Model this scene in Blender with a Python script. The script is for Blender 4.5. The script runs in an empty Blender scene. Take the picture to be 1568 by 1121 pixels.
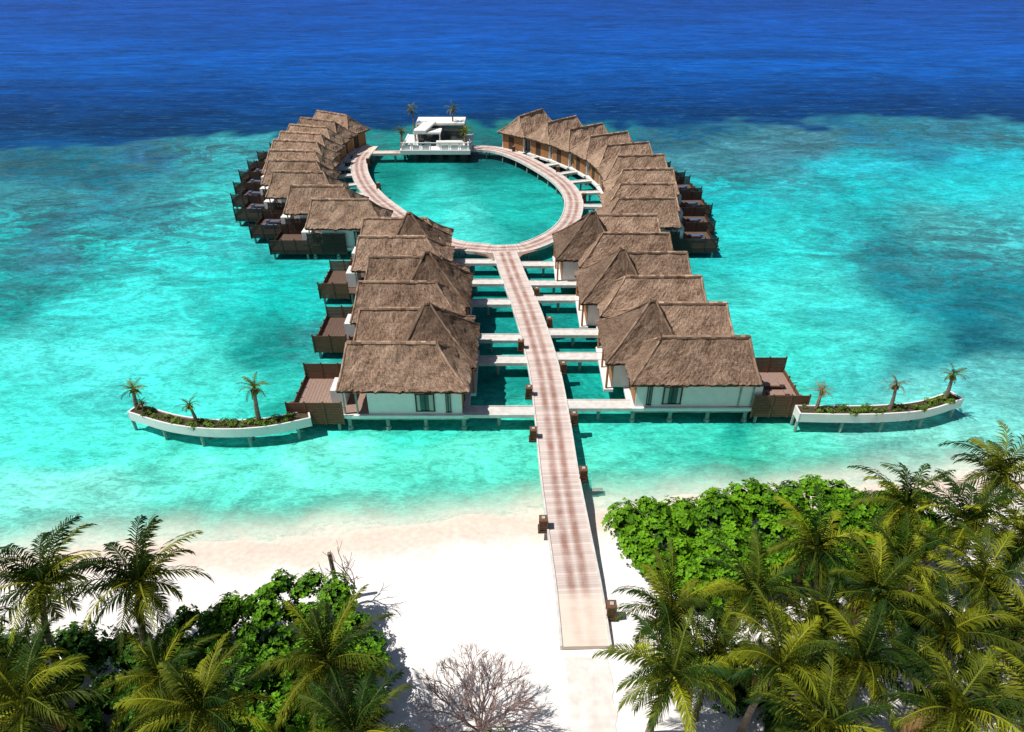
import bpy, math, random
import numpy as np
from mathutils import Vector, Matrix, noise
random.seed(7); rng=np.random.default_rng(7)
scene=bpy.context.scene
col=scene.collection

# ------------------------------------------------------------ helpers
def s2l(c):
    return tuple((x/255/12.92 if x/255<=0.04045 else ((x/255+0.055)/1.055)**2.4) for x in c)
def nt(m): return m.node_tree.nodes, m.node_tree.links
def basic(name, c, rough=0.7, var=0.15, scale=3.0, bump=0.0, stretch=(1,1,1), spec=0.3, detail=4):
    m=bpy.data.materials.new(name); m.use_nodes=True
    n,l=nt(m); b=n['Principled BSDF']
    b.inputs['Roughness'].default_value=rough
    b.inputs['Specular IOR Level'].default_value=spec
    tc=n.new('ShaderNodeTexCoord'); mp=n.new('ShaderNodeMapping'); mp.inputs['Scale'].default_value=stretch
    nz=n.new('ShaderNodeTexNoise'); nz.inputs['Scale'].default_value=scale; nz.inputs['Detail'].default_value=detail
    l.new(tc.outputs['Object'],mp.inputs[0]); l.new(mp.outputs[0],nz.inputs['Vector'])
    cr=n.new('ShaderNodeValToRGB')
    cr.color_ramp.elements[0].position=0.3; cr.color_ramp.elements[1].position=0.7
    cr.color_ramp.elements[0].color=(*[x*(1-var) for x in c],1)
    cr.color_ramp.elements[1].color=(*[min(1,x*(1+var)) for x in c],1)
    l.new(nz.outputs['Fac'],cr.inputs[0]); l.new(cr.outputs[0],b.inputs['Base Color'])
    if bump:
        bp=n.new('ShaderNodeBump'); bp.inputs['Strength'].default_value=bump; bp.inputs['Distance'].default_value=0.05
        l.new(nz.outputs['Fac'],bp.inputs['Height']); l.new(bp.outputs[0],b.inputs['Normal'])
    return m

class MB:
    def __init__(s): s.v=[]; s.f=[]; s.m=[]; s.uv=[]
    def face(s,idx,m=0,uv=None): s.f.append(tuple(idx)); s.m.append(m); s.uv.append(uv)
    def box(s,cx,cy,cz,sx,sy,sz,rz=0,m=0):
        o=len(s.v); c,sn=math.cos(rz),math.sin(rz)
        for dz in(-.5,.5):
            for dx,dy in((-.5,-.5),(.5,-.5),(.5,.5),(-.5,.5)):
                x,y=dx*sx,dy*sy
                s.v.append((cx+x*c-y*sn,cy+x*sn+y*c,cz+dz*sz))
        for q in((0,3,2,1),(4,5,6,7),(0,1,5,4),(1,2,6,5),(2,3,7,6),(3,0,4,7)): s.face([o+i for i in q],m)
    def b2(s,x0,x1,y0,y1,z0,z1,m=0): s.box((x0+x1)/2,(y0+y1)/2,(z0+z1)/2,x1-x0,y1-y0,z1-z0,0,m)
    def tube(s,p0,p1,r0,r1,n=6,m=0,cap=True):
        p0=Vector(p0);p1=Vector(p1); d=(p1-p0)
        if d.length<1e-6:return
        d.normalize(); a=d.orthogonal().normalized(); b=d.cross(a); o=len(s.v)
        for p,r in((p0,r0),(p1,r1)):
            for i in range(n):
                t=2*math.pi*i/n; s.v.append(tuple(p+a*r*math.cos(t)+b*r*math.sin(t)))
        for i in range(n):
            j=(i+1)%n; s.face((o+i,o+j,o+n+j,o+n+i),m)
        if cap: s.face([o+n+i for i in range(n)],m)
    def cyl(s,x,y,z0,z1,r,n=8,m=0): s.tube((x,y,z0),(x,y,z1),r,r,n,m)
    def mesh(s,name,mats,smooth=False):
        me=bpy.data.meshes.new(name); me.from_pydata(s.v,[],s.f)
        for mt in mats: me.materials.append(mt)
        me.polygons.foreach_set('material_index',s.m)
        if any(u is not None for u in s.uv):
            ul=me.uv_layers.new(name='UVMap')
            flat=[]
            for f,u in zip(s.f,s.uv):
                for i in range(len(f)): flat+= list(u[i]) if u else [0,0]
            ul.data.foreach_set('uv',flat)
        if smooth: me.polygons.foreach_set('use_smooth',[True]*len(s.f))
        me.update(); return me
def obj(name,me,parent=None,loc=(0,0,0),rz=0,sc=1):
    o=bpy.data.objects.new(name,me); col.objects.link(o)
    o.location=loc; o.rotation_euler=(0,0,rz); o.scale=(sc,sc,sc) if not isinstance(sc,tuple) else sc
    if parent: o.parent=parent
    return o

# ------------------------------------------------------------ materials
M={}
M['white']=basic('white_plaster',(0.76,0.75,0.72),0.8,0.06,1.5)
M['concrete']=basic('pale_concrete',(0.62,0.59,0.55),0.85,0.15,2,0.2)
M['pile']=basic('concrete_pile',(0.26,0.33,0.30),0.8,0.3,2)
M['wood']=basic('brown_timber',(0.15,0.072,0.038),0.7,0.35,3,0.2,(1,1,8))
M['darkwood']=basic('dark_timber',(0.058,0.034,0.024),0.7,0.35,3,0.2,(1,1,8))
M['deck']=basic('deck_boards',(0.30,0.20,0.16),0.75,0.25,3,0.2,(1,9,1))
M['darkdeck']=basic('dark_deck_boards',(0.13,0.08,0.06),0.75,0.3,3,0.2,(1,9,1))
M['door']=basic('orange_timber',(0.34,0.16,0.06),0.6,0.3,3,0.1,(1,6,1))
M['glass']=basic('dark_glass',(0.03,0.045,0.05),0.12,0.3,1,0,(1,1,1),0.6)
M['curtain']=basic('curtain',(0.45,0.44,0.40),0.9,0.2,6,0,(6,6,0.3))
M['towel']=basic('grey_blue_cushion',(0.07,0.12,0.20),0.9,0.1,4)
M['soil']=basic('soil',(0.07,0.055,0.03),0.95,0.4,4,0.5)
M['trunk']=basic('palm_bark',(0.20,0.16,0.12),0.9,0.4,2,0.5,(1,1,7))
M['twig']=basic('bare_twigs',(0.235,0.165,0.150),0.9,0.25,3)
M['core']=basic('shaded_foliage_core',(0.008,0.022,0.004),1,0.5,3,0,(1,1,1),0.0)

def foliage_mat(name,trans=0.35,rough=0.55,spec=0.12):
    m=bpy.data.materials.new(name); m.use_nodes=True; n,l=nt(m); b=n['Principled BSDF']
    at=n.new('ShaderNodeAttribute'); at.attribute_name='Col'
    oi=n.new('ShaderNodeObjectInfo'); hs=n.new('ShaderNodeHueSaturation')
    mr=n.new('ShaderNodeMapRange'); mr.inputs[3].default_value=0.8; mr.inputs[4].default_value=1.25
    l.new(oi.outputs['Random'],mr.inputs[0]); l.new(mr.outputs[0],hs.inputs['Value']); l.new(at.outputs['Color'],hs.inputs['Color'])
    l.new(hs.outputs[0],b.inputs['Base Color']); b.inputs['Roughness'].default_value=rough; b.inputs['Specular IOR Level'].default_value=spec
    if trans>0:
        tr=n.new('ShaderNodeBsdfTranslucent'); l.new(hs.outputs[0],tr.inputs[0])
        mx=n.new('ShaderNodeMixShader'); mx.inputs[0].default_value=trans
        l.new(b.outputs[0],mx.inputs[1]); l.new(tr.outputs[0],mx.inputs[2]); l.new(mx.outputs[0],n['Material Output'].inputs[0])
    return m
M['leaf']=foliage_mat('broad_leaf',0.0); M['frond']=foliage_mat('palm_frond',0.18)

def thatch(name,k=1.0):
    m=bpy.data.materials.new(name); m.use_nodes=True; n,l=nt(m); b=n['Principled BSDF']
    b.inputs['Roughness'].default_value=0.95; b.inputs['Specular IOR Level'].default_value=0.05
    uv=n.new('ShaderNodeUVMap'); uv.uv_map='UVMap'
    oi=n.new('ShaderNodeObjectInfo'); off=n.new('ShaderNodeVectorMath'); off.operation='ADD'
    sc=n.new('ShaderNodeMath'); sc.operation='MULTIPLY'; sc.inputs[1].default_value=77
    l.new(oi.outputs['Random'],sc.inputs[0]); l.new(uv.outputs[0],off.inputs[0]); l.new(sc.outputs[0],off.inputs[1])
    def nz(scale,st,det=5,r=0.6):
        mp=n.new('ShaderNodeMapping'); mp.inputs['Scale'].default_value=st
        t=n.new('ShaderNodeTexNoise'); t.inputs['Scale'].default_value=scale; t.inputs['Detail'].default_value=det; t.inputs['Roughness'].default_value=r
        l.new(off.outputs[0],mp.inputs[0]); l.new(mp.outputs[0],t.inputs['Vector']); return t
    a=nz(2.4,(4,1.3,1),5,0.8); c=nz(0.45,(1,1,1),3); d=nz(3.0,(0.7,3.0,1),3,0.7)
    cr=n.new('ShaderNodeValToRGB'); e=cr.color_ramp.elements
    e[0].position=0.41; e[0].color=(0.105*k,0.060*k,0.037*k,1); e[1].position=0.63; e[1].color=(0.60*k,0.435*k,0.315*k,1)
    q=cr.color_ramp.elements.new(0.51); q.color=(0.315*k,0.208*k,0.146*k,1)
    ad=n.new('ShaderNodeMath'); ad.operation='MULTIPLY_ADD'; ad.inputs[1].default_value=0.60
    ad2=n.new('ShaderNodeMath'); ad2.operation='MULTIPLY_ADD'; ad2.inputs[1].default_value=0.22
    ad3=n.new('ShaderNodeMath'); ad3.operation='MULTIPLY'; ad3.inputs[1].default_value=0.22
    l.new(d.outputs[0],ad3.inputs[0]); l.new(c.outputs[0],ad2.inputs[0]); l.new(ad3.outputs[0],ad2.inputs[2])
    l.new(a.outputs[0],ad.inputs[0]); l.new(ad2.outputs[0],ad.inputs[2]); l.new(ad.outputs[0],cr.inputs[0])
    hs=n.new('ShaderNodeHueSaturation'); mr=n.new('ShaderNodeMapRange'); mr.inputs[3].default_value=0.80; mr.inputs[4].default_value=1.12
    l.new(oi.outputs['Random'],mr.inputs[0]); l.new(mr.outputs[0],hs.inputs['Value']); l.new(cr.outputs[0],hs.inputs['Color'])
    l.new(hs.outputs[0],b.inputs['Base Color'])
    bp=n.new('ShaderNodeBump'); bp.inputs['Strength'].default_value=1.0; bp.inputs['Distance'].default_value=0.25
    l.new(ad.outputs[0],bp.inputs['Height']); l.new(bp.outputs[0],b.inputs['Normal'])
    return m
M['thatch']=thatch('thatch'); M['thatchd']=thatch('shade_dark_thatch',0.60)  # darker copy for the peak roofs, colour stands in for their shaded faces

def walkmat():
    m=bpy.data.materials.new('weathered_boardwalk'); m.use_nodes=True; n,l=nt(m); b=n['Principled BSDF']
    b.inputs['Roughness'].default_value=0.85; b.inputs['Specular IOR Level'].default_value=0.15
    uv=n.new('ShaderNodeUVMap'); uv.uv_map='UVMap'; sp=n.new('ShaderNodeSeparateXYZ'); l.new(uv.outputs[0],sp.inputs[0])
    def mth(op,a,bv=None,c=None):
        t=n.new('ShaderNodeMath'); t.operation=op
        for i,x in enumerate((a,bv,c)):
            if x is None: continue
            if isinstance(x,(int,float)): t.inputs[i].default_value=x
            else: l.new(x,t.inputs[i])
        return t.outputs[0]
    pl=mth('MULTIPLY',sp.outputs[1],5.0); fl=mth('FLOOR',pl); fr=mth('FRACT',pl)
    wn=n.new('ShaderNodeTexWhiteNoise'); wn.noise_dimensions='1D'; l.new(fl,wn.inputs['W'])
    nz=n.new('ShaderNodeTexNoise'); nz.inputs['Scale'].default_value=0.9; nz.inputs['Detail'].default_value=6; l.new(uv.outputs[0],nz.inputs['Vector'])
    au=mth('ABSOLUTE',sp.outputs[0]); dd=mth('ABSOLUTE',mth('SUBTRACT',au,0.42)); band=n.new('ShaderNodeMapRange'); band.inputs[1].default_value=0.40; band.inputs[2].default_value=0.10
    l.new(dd,band.inputs[0])
    f=mth('MULTIPLY',band.outputs[0],mth('MULTIPLY_ADD',nz.outputs[0],1.6,0.0))
    mix=n.new('ShaderNodeMix'); mix.data_type='RGBA'; mix.inputs[6].default_value=(0.66,0.55,0.50,1); mix.inputs[7].default_value=(0.36,0.20,0.16,1)
    l.new(f,mix.inputs[0])
    gap=n.new('ShaderNodeMapRange'); gap.inputs[1].default_value=0.0; gap.inputs[2].default_value=0.14; gap.inputs[3].default_value=0.5; gap.inputs[4].default_value=1
    l.new(fr,gap.inputs[0])
    v=mth('MULTIPLY',gap.outputs[0],mth('MULTIPLY_ADD',wn.outputs[0],0.30,0.80))
    hs=n.new('ShaderNodeHueSaturation'); l.new(v,hs.inputs['Value']); l.new(mix.outputs[2],hs.inputs['Color'])
    mr=n.new('ShaderNodeMapRange'); mr.inputs[1].default_value=4.2; mr.inputs[2].default_value=3.0
    l.new(sp.outputs[1],mr.inputs[0])
    m2=n.new('ShaderNodeMix'); m2.data_type='RGBA'; m2.inputs[7].default_value=(0.74,0.62,0.52,1)
    nm=mth('MULTIPLY',mr.outputs[0],mth('MULTIPLY_ADD',nz.outputs[0],1.4,0.1))
    l.new(nm,m2.inputs[0]); l.new(hs.outputs[0],m2.inputs[6]); l.new(m2.outputs[2],b.inputs['Base Color'])
    return m
M['walk']=walkmat()

# ------------------------------------------------------------ shoreline / terrain
SX=[-4000,-60,-35,-18,-7,1,8,20,35,60,4000]; SY=[20,30.2,31.5,32.7,33.9,35.3,36.0,37.7,38.8,40.5,60]
def shore(x,y):
    return y-np.interp(x,SX,SY)
def nz2(x,y,sc,oct=3,seed=0.0):
    out=np.empty(x.shape); xf=x.ravel();yf=y.ravel();o=out.ravel()
    for i in range(len(xf)):
        o[i]=noise.fractal(Vector((xf[i]*sc+seed,yf[i]*sc,seed*1.7)),0.9,2.0,oct)
    return o.reshape(x.shape)
def grid_mesh(name,xs,ys,zf,mats):
    X,Y=np.meshgrid(xs,ys); Z=zf(X,Y)
    v=np.stack([X,Y,Z],-1).reshape(-1,3); ny,nx=X.shape
    i=np.arange(ny-1)[:,None]*nx+np.arange(nx-1)[None,:]
    f=np.stack([i,i+1,i+nx+1,i+nx],-1).reshape(-1,4)
    me=bpy.data.meshes.new(name); me.from_pydata(v.tolist(),[],f.tolist())
    for m in mats: me.materials.append(m)
    me.polygons.foreach_set('use_smooth',[True]*len(f)); me.update()
    return me,X,Y
def gz(X,Y):
    d=shore(X,Y)
    w=np.sin(X*0.31)*0.3+np.sin(X*0.83+1)*0.12
    d=d+w
    z=np.where(d<0,1.5*(1-np.exp(d*0.16)),-3.0*(1-np.exp(-d*0.05)))
    return z+0.03*np.sin(X*1.3+Y*0.7)*np.sin(Y*1.1-X*0.4)
def gzs(x,y): return float(gz(np.array([[x]],float),np.array([[y]],float))[0,0])

def sandmat():
    m=bpy.data.materials.new('coral_sand'); m.use_nodes=True; n,l=nt(m); b=n['Principled BSDF']
    b.inputs['Roughness'].default_value=0.95; b.inputs['Specular IOR Level'].default_value=0.1
    g=n.new('ShaderNodeNewGeometry'); sp=n.new('ShaderNodeSeparateXYZ'); l.new(g.outputs['Position'],sp.inputs[0])
    nz=n.new('ShaderNodeTexNoise'); nz.inputs['Scale'].default_value=0.35; nz.inputs['Detail'].default_value=6; l.new(g.outputs['Position'],nz.inputs['Vector'])
    ad=n.new('ShaderNodeMath'); ad.operation='MULTIPLY_ADD'; ad.inputs[1].default_value=0.5; l.new(nz.outputs[0],ad.inputs[0])
    l.new(sp.outputs[2],ad.inputs[2])
    cr=n.new('ShaderNodeValToRGB'); e=cr.color_ramp.elements
    e[0].position=0.15; e[0].color=(0.74,0.70,0.60,1); e[1].position=1.0; e[1].color=(0.86,0.82,0.78,1)
    for p,c in((0.42,(0.74,0.62,0.52,1)),(0.72,(0.76,0.64,0.55,1)),(0.88,(0.84,0.77,0.71,1))):
        k=e.new(p); k.color=c
    l.new(ad.outputs[0],cr.inputs[0])
    n2=n.new('ShaderNodeTexNoise'); n2.inputs['Scale'].default_value=2.5; n2.inputs['Detail'].default_value=6; l.new(g.outputs['Position'],n2.inputs['Vector'])
    mr=n.new('ShaderNodeMapRange'); mr.inputs[1].default_value=0.3; mr.inputs[2].default_value=0.7; mr.inputs[3].default_value=0.86; mr.inputs[4].default_value=1.05
    l.new(n2.outputs[0],mr.inputs[0]); hs=n.new('ShaderNodeHueSaturation'); l.new(mr.outputs[0],hs.inputs['Value']); l.new(cr.outputs[0],hs.inputs['Color'])
    l.new(hs.outputs[0],b.inputs['Base Color'])
    bp=n.new('ShaderNodeBump'); bp.inputs['Strength'].default_value=0.5; bp.inputs['Distance'].default_value=0.06; l.new(n2.outputs[0],bp.inputs['Height']); l.new(bp.outputs[0],b.inputs['Normal'])
    return m
xs=np.concatenate([[-6000,-2500,-1000,-400,-200,-120],np.linspace(-80,80,260),[120,200,400,1000,2500,6000]])
ys=np.concatenate([[-300,-100,-40],np.linspace(-10,60,150),[75,100,150,300,800,2500,7000]])
me,_,_=grid_mesh('sand_beach_ground',xs,ys,gz,[sandmat()]); obj('beach_ground',me)

# ------------------------------------------------------------ water
def watermat():
    m=bpy.data.materials.new('lagoon_water'); m.use_nodes=True; n,l=nt(m); b=n['Principled BSDF']
    b.inputs['Roughness'].default_value=0.3; b.inputs['Specular IOR Level'].default_value=0.02; b.inputs['IOR'].default_value=1.33
    at=n.new('ShaderNodeAttribute'); at.attribute_name='wcol'
    aa=n.new('ShaderNodeAttribute'); aa.attribute_name='wparam'   # r=alpha g=deepness b=foam
    ar=n.new('ShaderNodeAttribute'); ar.attribute_name='reef'     # coral density
    g=n.new('ShaderNodeNewGeometry'); sp=n.new('ShaderNodeSeparateColor'); l.new(aa.outputs['Color'],sp.inputs[0])
    def nz(scale,st,det=6,dist=0.0,rough=0.55,rot=0.0):
        mp=n.new('ShaderNodeMapping'); mp.inputs['Scale'].default_value=st; mp.inputs['Rotation'].default_value=(0,0,rot)
        t=n.new('ShaderNodeTexNoise'); t.noise_dimensions='2D'; t.inputs['Scale'].default_value=scale; t.inputs['Detail'].default_value=det
        t.inputs['Distortion'].default_value=dist; t.inputs['Roughness'].default_value=rough
        l.new(g.outputs['Position'],mp.inputs[0]); l.new(mp.outputs[0],t.inputs['Vector']); return t.outputs[0]
    def rng_(x,a,b_,c,d):
        t=n.new('ShaderNodeMapRange'); t.inputs[1].default_value=a;t.inputs[2].default_value=b_;t.inputs[3].default_value=c;t.inputs[4].default_value=d
        l.new(x,t.inputs[0]); return t.outputs[0]
    def op(o_,a,b_):
        t=n.new('ShaderNodeMath'); t.operation=o_
        for i,x in enumerate((a,b_)):
            if isinstance(x,(int,float)): t.inputs[i].default_value=x
            else: l.new(x,t.inputs[i])
        return t.outputs[0]
    mul=lambda a,b_: op('MULTIPLY',a,b_)
    a=nz(0.9,(0.6,1.4,1),4,0.6); c=nz(0.10,(1,1.5,1),7,1.0,0.72,0.5); e=nz(2.4,(0.5,1.3,1),3,1.2,0.68,0.3)
    rid=op('ABSOLUTE',op('SUBTRACT',nz(0.62,(0.7,1.3,1),2,1.4,0.5,0.7),0.5),0); caus=rng_(rid,0.0,0.045,1.16,1.0)  # caustic light lines painted as brighter water colour
    vs=mul(mul(mul(rng_(a,0.3,0.7,0.82,1.16),rng_(c,0.32,0.68,0.66,1.22)),rng_(e,0.34,0.66,0.76,1.22)),caus)
    d1=nz(0.35,(0.22,1.0,1),7,0.4,0.78,0.06); d2=nz(0.03,(0.5,1.8,1),5,0.8,0.6)
    vd=mul(rng_(d1,0.34,0.68,0.60,1.48),rng_(d2,0.3,0.7,0.72,1.25))
    mx=n.new('ShaderNodeMix'); mx.data_type='FLOAT'; l.new(sp.outputs[1],mx.inputs[0]); l.new(vs,mx.inputs[2]); l.new(vd,mx.inputs[3])
    r1=rng_(nz(0.14,(0.8,1.5,1),7,1.2,0.78,0.2),0.47,0.54,0,0.92); r2=rng_(nz(0.55,(0.8,1.3,1),6,0.8,0.72,0.9),0.50,0.58,0,0.7)
    rf=mul(op('MAXIMUM',r1,r2),ar.outputs['Fac'])
    rm=n.new('ShaderNodeMix'); rm.data_type='RGBA'; rm.inputs[7].default_value=(0.035,0.125,0.155,1); l.new(rf,rm.inputs[0]); l.new(at.outputs['Color'],rm.inputs[6])
    hs=n.new('ShaderNodeHueSaturation'); l.new(mx.outputs[0],hs.inputs['Value']); l.new(rm.outputs[2],hs.inputs['Color'])
    cr=rng_(nz(0.7,(0.3,1.5,1),6,0.3,0.8),0.56,0.74,0,0.42); crd=mul(cr,sp.outputs[1])
    wm=n.new('ShaderNodeMix'); wm.data_type='RGBA'; wm.inputs[7].default_value=(0.09,0.29,0.52,1); l.new(crd,wm.inputs[0]); l.new(hs.outputs[0],wm.inputs[6])
    fo=rng_(nz(1.4,(0.7,1.6,1),6,0.8,0.65),0.42,0.62,0,1); fm=mul(fo,sp.outputs[2])
    fx=n.new('ShaderNodeMix'); fx.data_type='RGBA'; fx.inputs[7].default_value=(0.82,0.84,0.8,1); l.new(fm,fx.inputs[0]); l.new(wm.outputs[2],fx.inputs[6])
    l.new(fx.outputs[2],b.inputs['Base Color'])
    bp=n.new('ShaderNodeBump'); bp.inputs['Strength'].default_value=0.5; bp.inputs['Distance'].default_value=0.25; l.new(a,bp.inputs['Height']); l.new(bp.outputs[0],b.inputs['Normal'])
    tr=n.new('ShaderNodeBsdfTransparent'); ms=n.new('ShaderNodeMixShader')
    mm=op('MAXIMUM',sp.outputs[0],fm)
    l.new(mm,ms.inputs[0]); l.new(tr.outputs[0],ms.inputs[1]); l.new(b.outputs[0],ms.inputs[2]); l.new(ms.outputs[0],n['Material Output'].inputs[0])
    return m
# seabed / reef colour survey; samples between villa rows carry some villa shade
SV=[(50,250,(30,105,135)),(150,262,(25,110,135)),(250,245,(42,95,138)),(50,300,(60,150,162)),(150,310,(42,135,155)),(300,262,(55,178,184)),(370,235,(60,172,180)),
(30,350,(38,178,180)),(130,345,(48,130,148)),(230,300,(55,150,162)),(250,370,(50,212,208)),(330,320,(60,208,203)),(40,440,(28,155,152)),(200,450,(62,222,214)),(350,450,(40,210,202)),
(440,505,(20,145,138)),(450,440,(25,190,182)),(50,550,(70,216,204)),(150,520,(85,230,222)),(350,560,(75,222,208)),(50,680,(80,230,212)),(300,700,(70,216,196)),(600,700,(72,220,198)),
(750,700,(60,210,188)),(50,770,(130,236,218)),(300,760,(105,234,212)),(600,750,(112,236,213)),(780,740,(95,227,201)),(620,270,(15,132,122)),(700,300,(55,195,186)),(720,350,(75,216,207)),
(810,265,(12,112,108)),(740,255,(8,100,100)),(830,315,(30,175,165)),(650,320,(50,200,190)),(760,490,(18,140,138)),(760,440,(18,145,140)),(870,490,(18,150,142)),(900,590,(22,160,148)),(760,600,(20,152,142)),
(1050,200,(12,90,130)),(1300,198,(32,112,150)),(1500,205,(50,125,152)),(1100,235,(68,140,155)),(1200,215,(72,132,152)),(1400,215,(38,132,160)),(1300,252,(40,192,208)),(1500,245,(30,186,203)),
(1100,290,(28,196,202)),(1300,290,(30,200,206)),(1500,290,(38,198,204)),(1120,360,(45,210,206)),(1300,345,(40,176,180)),(1500,350,(75,182,185)),(1400,425,(28,135,148)),(1200,460,(65,216,207)),
(1310,480,(60,202,200)),(1450,470,(28,145,158)),(1540,500,(18,118,134)),(1540,560,(16,98,114)),(1200,560,(62,216,202)),(1350,550,(70,208,201)),(1480,580,(42,145,150)),(1540,620,(95,190,190)),
(1100,690,(55,198,170)),(1300,700,(92,216,192)),(1000,700,(66,212,190)),(1500,680,(120,218,204)),(1540,720,(135,222,207)),(1200,660,(70,192,166)),(950,740,(85,216,194)),(-400,300,(40,150,165)),(-400,600,(60,210,200)),(2000,300,(30,180,190)),(2000,600,(50,180,180)),
(500,650,(30,165,150)),(1100,640,(30,165,150))]
xs=40*np.sinh(np.linspace(-5.6,5.6,430)); ys=np.exp(np.linspace(math.log(49),math.log(9000),380))-24
me,X,Y=grid_mesh('water',xs,ys,lambda a,b:a*0,[watermat()])
n1=nz2(X,Y,0.045,4,3.1); n2=nz2(X,Y,0.045,4,9.7); n3=nz2(X,Y,0.15,3,5.5)
Xw=X+n1*9+n3*2; Yw=Y+n2*7
q=54050/(np.maximum(Yw,0)+23.79); uu=784+Xw*q/43.15; vv=q-130
num=np.zeros(X.shape+(3,)); den=np.zeros(X.shape)
for u,v,c in SV:
    d2=((uu-u)/90)**2+((vv-v)/55)**2; w=1/(d2+0.04)**2
    num+=w[...,None]*np.array(s2l(c)); den+=w
sh=num/den[...,None]
qd=54050/(Y+23.79)-130
kv=[-130,5,60,110,150,185,230]; kc=np.array([s2l(c) for c in((0,72,160),(0,70,158),(0,78,166),(0,80,163),(0,62,128),(2,54,104),(6,70,122))])
dp=np.stack([np.interp(qd,kv,kc[:,i]) for i in range(3)],-1)
B=np.interp(X,[-3000,-200,-95,-60,0,60,120,3000],[60,110,124,134,145,147,149,170])+n1*6+n3*7
t=1/(1+np.exp(-np.clip((Y-B)/0.9,-40,40)))
C=(sh*(1-t[...,None])+dp*t[...,None])/1.12
reef=np.exp(-((Y-B+12)/13)**2)*1.0
for cx,cy,rx,ry,s in((-60,92,34,26,1.0),(62,80,26,18,.95),(80,60,22,14,1.0),(-62,70,18,12,.8),(40,110,26,12,.8),(-20,60,5,6,.7),(60,50,16,6,.5)):
    reef=np.maximum(reef,s*np.exp(-((X-cx)/rx)**2-((Y-cy)/ry)**2))
reef=np.maximum(reef,0.16*np.clip((Y-46)/12,0,1))
reef*=np.clip(1-t*1.0,0,1)
reef*=np.where((X>-26)&(X<9)&(Y>78)&(Y<124),0.35,1)
d=shore(X,Y)+np.sin(X*0.31)*0.3+n3*1.2
al=np.clip((d+0.3)/5.6,0,1); al=al*al*(3-2*al)*0.4+al*0.6
foam=np.exp(-((d-0.5)/0.6)**2)*0.45
ca=me.color_attributes.new('wcol','FLOAT_COLOR','POINT'); ca.data.foreach_set('color',np.concatenate([C,np.ones(X.shape+(1,))],-1).astype('f').ravel())
cb=me.color_attributes.new('wparam','FLOAT_COLOR','POINT'); cb.data.foreach_set('color',np.stack([al,t,foam,np.ones_like(al)],-1).astype('f').ravel())
fa=me.attributes.new('reef','FLOAT','POINT'); fa.data.foreach_set('value',reef.astype('f').ravel())
obj('lagoon_water',me)

# ------------------------------------------------------------ paths
def smooth(pts,step=0.5):
    P=[Vector((*p,0)) for p in pts]; P=[2*P[0]-P[1]]+P+[2*P[-1]-P[-2]]; out=[]
    for i in range(1,len(P)-2):
        a,b,c,d=P[i-1:i+3]; k=max(2,int((c-b).length/step))
        for j in range(k):
            t=j/k; out.append(0.5*((2*b)+(c-a)*t+(2*a-5*b+4*c-d)*t*t+(3*b-a-3*c+d)*t**3))
    out.append(P[-2]); return out
def frames(path):
    fr=[];L=0
    for i,p in enumerate(path):
        a=path[max(0,i-1)]; b=path[min(len(path)-1,i+1)]; t=(b-a).normalized(); n=Vector((t.y,-t.x,0))
        if i: L+=(p-path[i-1]).length
        fr.append((p,n,L))
    return fr
def sweep(mb,path,o0,o1,z0,z1,m=0,skip=None):
    fr=frames(path); o=len(mb.v)
    for p,n,L in fr:
        for off,z in((o0,z1),(o1,z1),(o1,z0),(o0,z0)):
            q_=p+n*off; mb.v.append((q_.x,q_.y,z))
    for i in range(len(fr)-1):
        if skip and skip(fr[i][0]): continue
        a=o+4*i; L0,L1=fr[i][2],fr[i+1][2]
        mb.face((a,a+1,a+5,a+4),m,((o0,L0),(o1,L0),(o1,L1),(o0,L1)))
        for k in(1,2,3): mb.face((a+k,a+(k+1)%4,a+4+(k+1)%4,a+4+k),m,((0,0),(0,0),(0,0),(0,0)))
    mb.face((o,o+3,o+2,o+1),m,((0,0),)*4); e=o+4*(len(fr)-1); mb.face((e,e+1,e+2,e+3),m,((0,0),)*4)
def walkway(name,pts,w,z,pile_from=-1e9,skip=None,th=0.28):
    path=smooth(pts); e=bpy.data.objects.new(name,None); col.objects.link(e)
    mb=MB(); sweep(mb,path,-w/2,w/2,z-th,z,0); obj('deck_planks',mb.mesh('deck_planks',[M['walk']]),e)
    mb=MB()
    for sg in(-1,1):
        a,b=sorted((sg*(w/2+0.002),sg*(w/2+0.13))); sweep(mb,path,a,b,z-th-0.05,z+0.07,0,skip)
    obj('edge_beams',mb.mesh('edge_beams',[M['concrete']]),e)
    mb=MB(); fr=frames(path); last=-9
    for p,n,L in fr:
        if L-last>3.6 and p.y>pile_from:
            last=L
            for sg in(-1,1):
                c=p+n*sg*(w/2-0.25); mb.cyl(c.x,c.y,-2.8,z-th,0.13,8)
            c0=p-n*(w/2); c1=p+n*(w/2); mb.tube((c0.x,c0.y,z-th-0.13),(c1.x,c1.y,z-th-0.13),0.12,0.12,4)
    obj('piles',mb.mesh('piles',[M['pile']]),e)
    return path,e
ZD=1.6
main_pts=[(4.18,23.4),(4.08,27.4),(3.77,32.8),(3.49,38),(3.3,44.3),(2.87,52.1),(1.69,61.9),(0.1,71.2),(-0.9,77.4)]
main_path,_=walkway('timber_boardwalk',main_pts,2.65,ZD,30)
ring_pts=[(-25.2,123.2),(-25.6,115),(-23.8,106.4),(-20.4,97.9),(-16.2,90.8),(-11.9,84.4),(-7.7,79.9),(-3.4,78.5),(-0.9,78.35),(2.1,79.2),(5.58,83.0),(7.9,88.3),(8.91,96.0),(7.84,103.2),(4.89,110.4),(1.23,116.9),(-2.76,121.2),(-7.4,122.3)]
ring_path,_=walkway('ring_boardwalk',ring_pts,2.45,ZD-0.006,0,skip=lambda p:abs(p.x+0.9)<2.0 and p.y<80)
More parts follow.
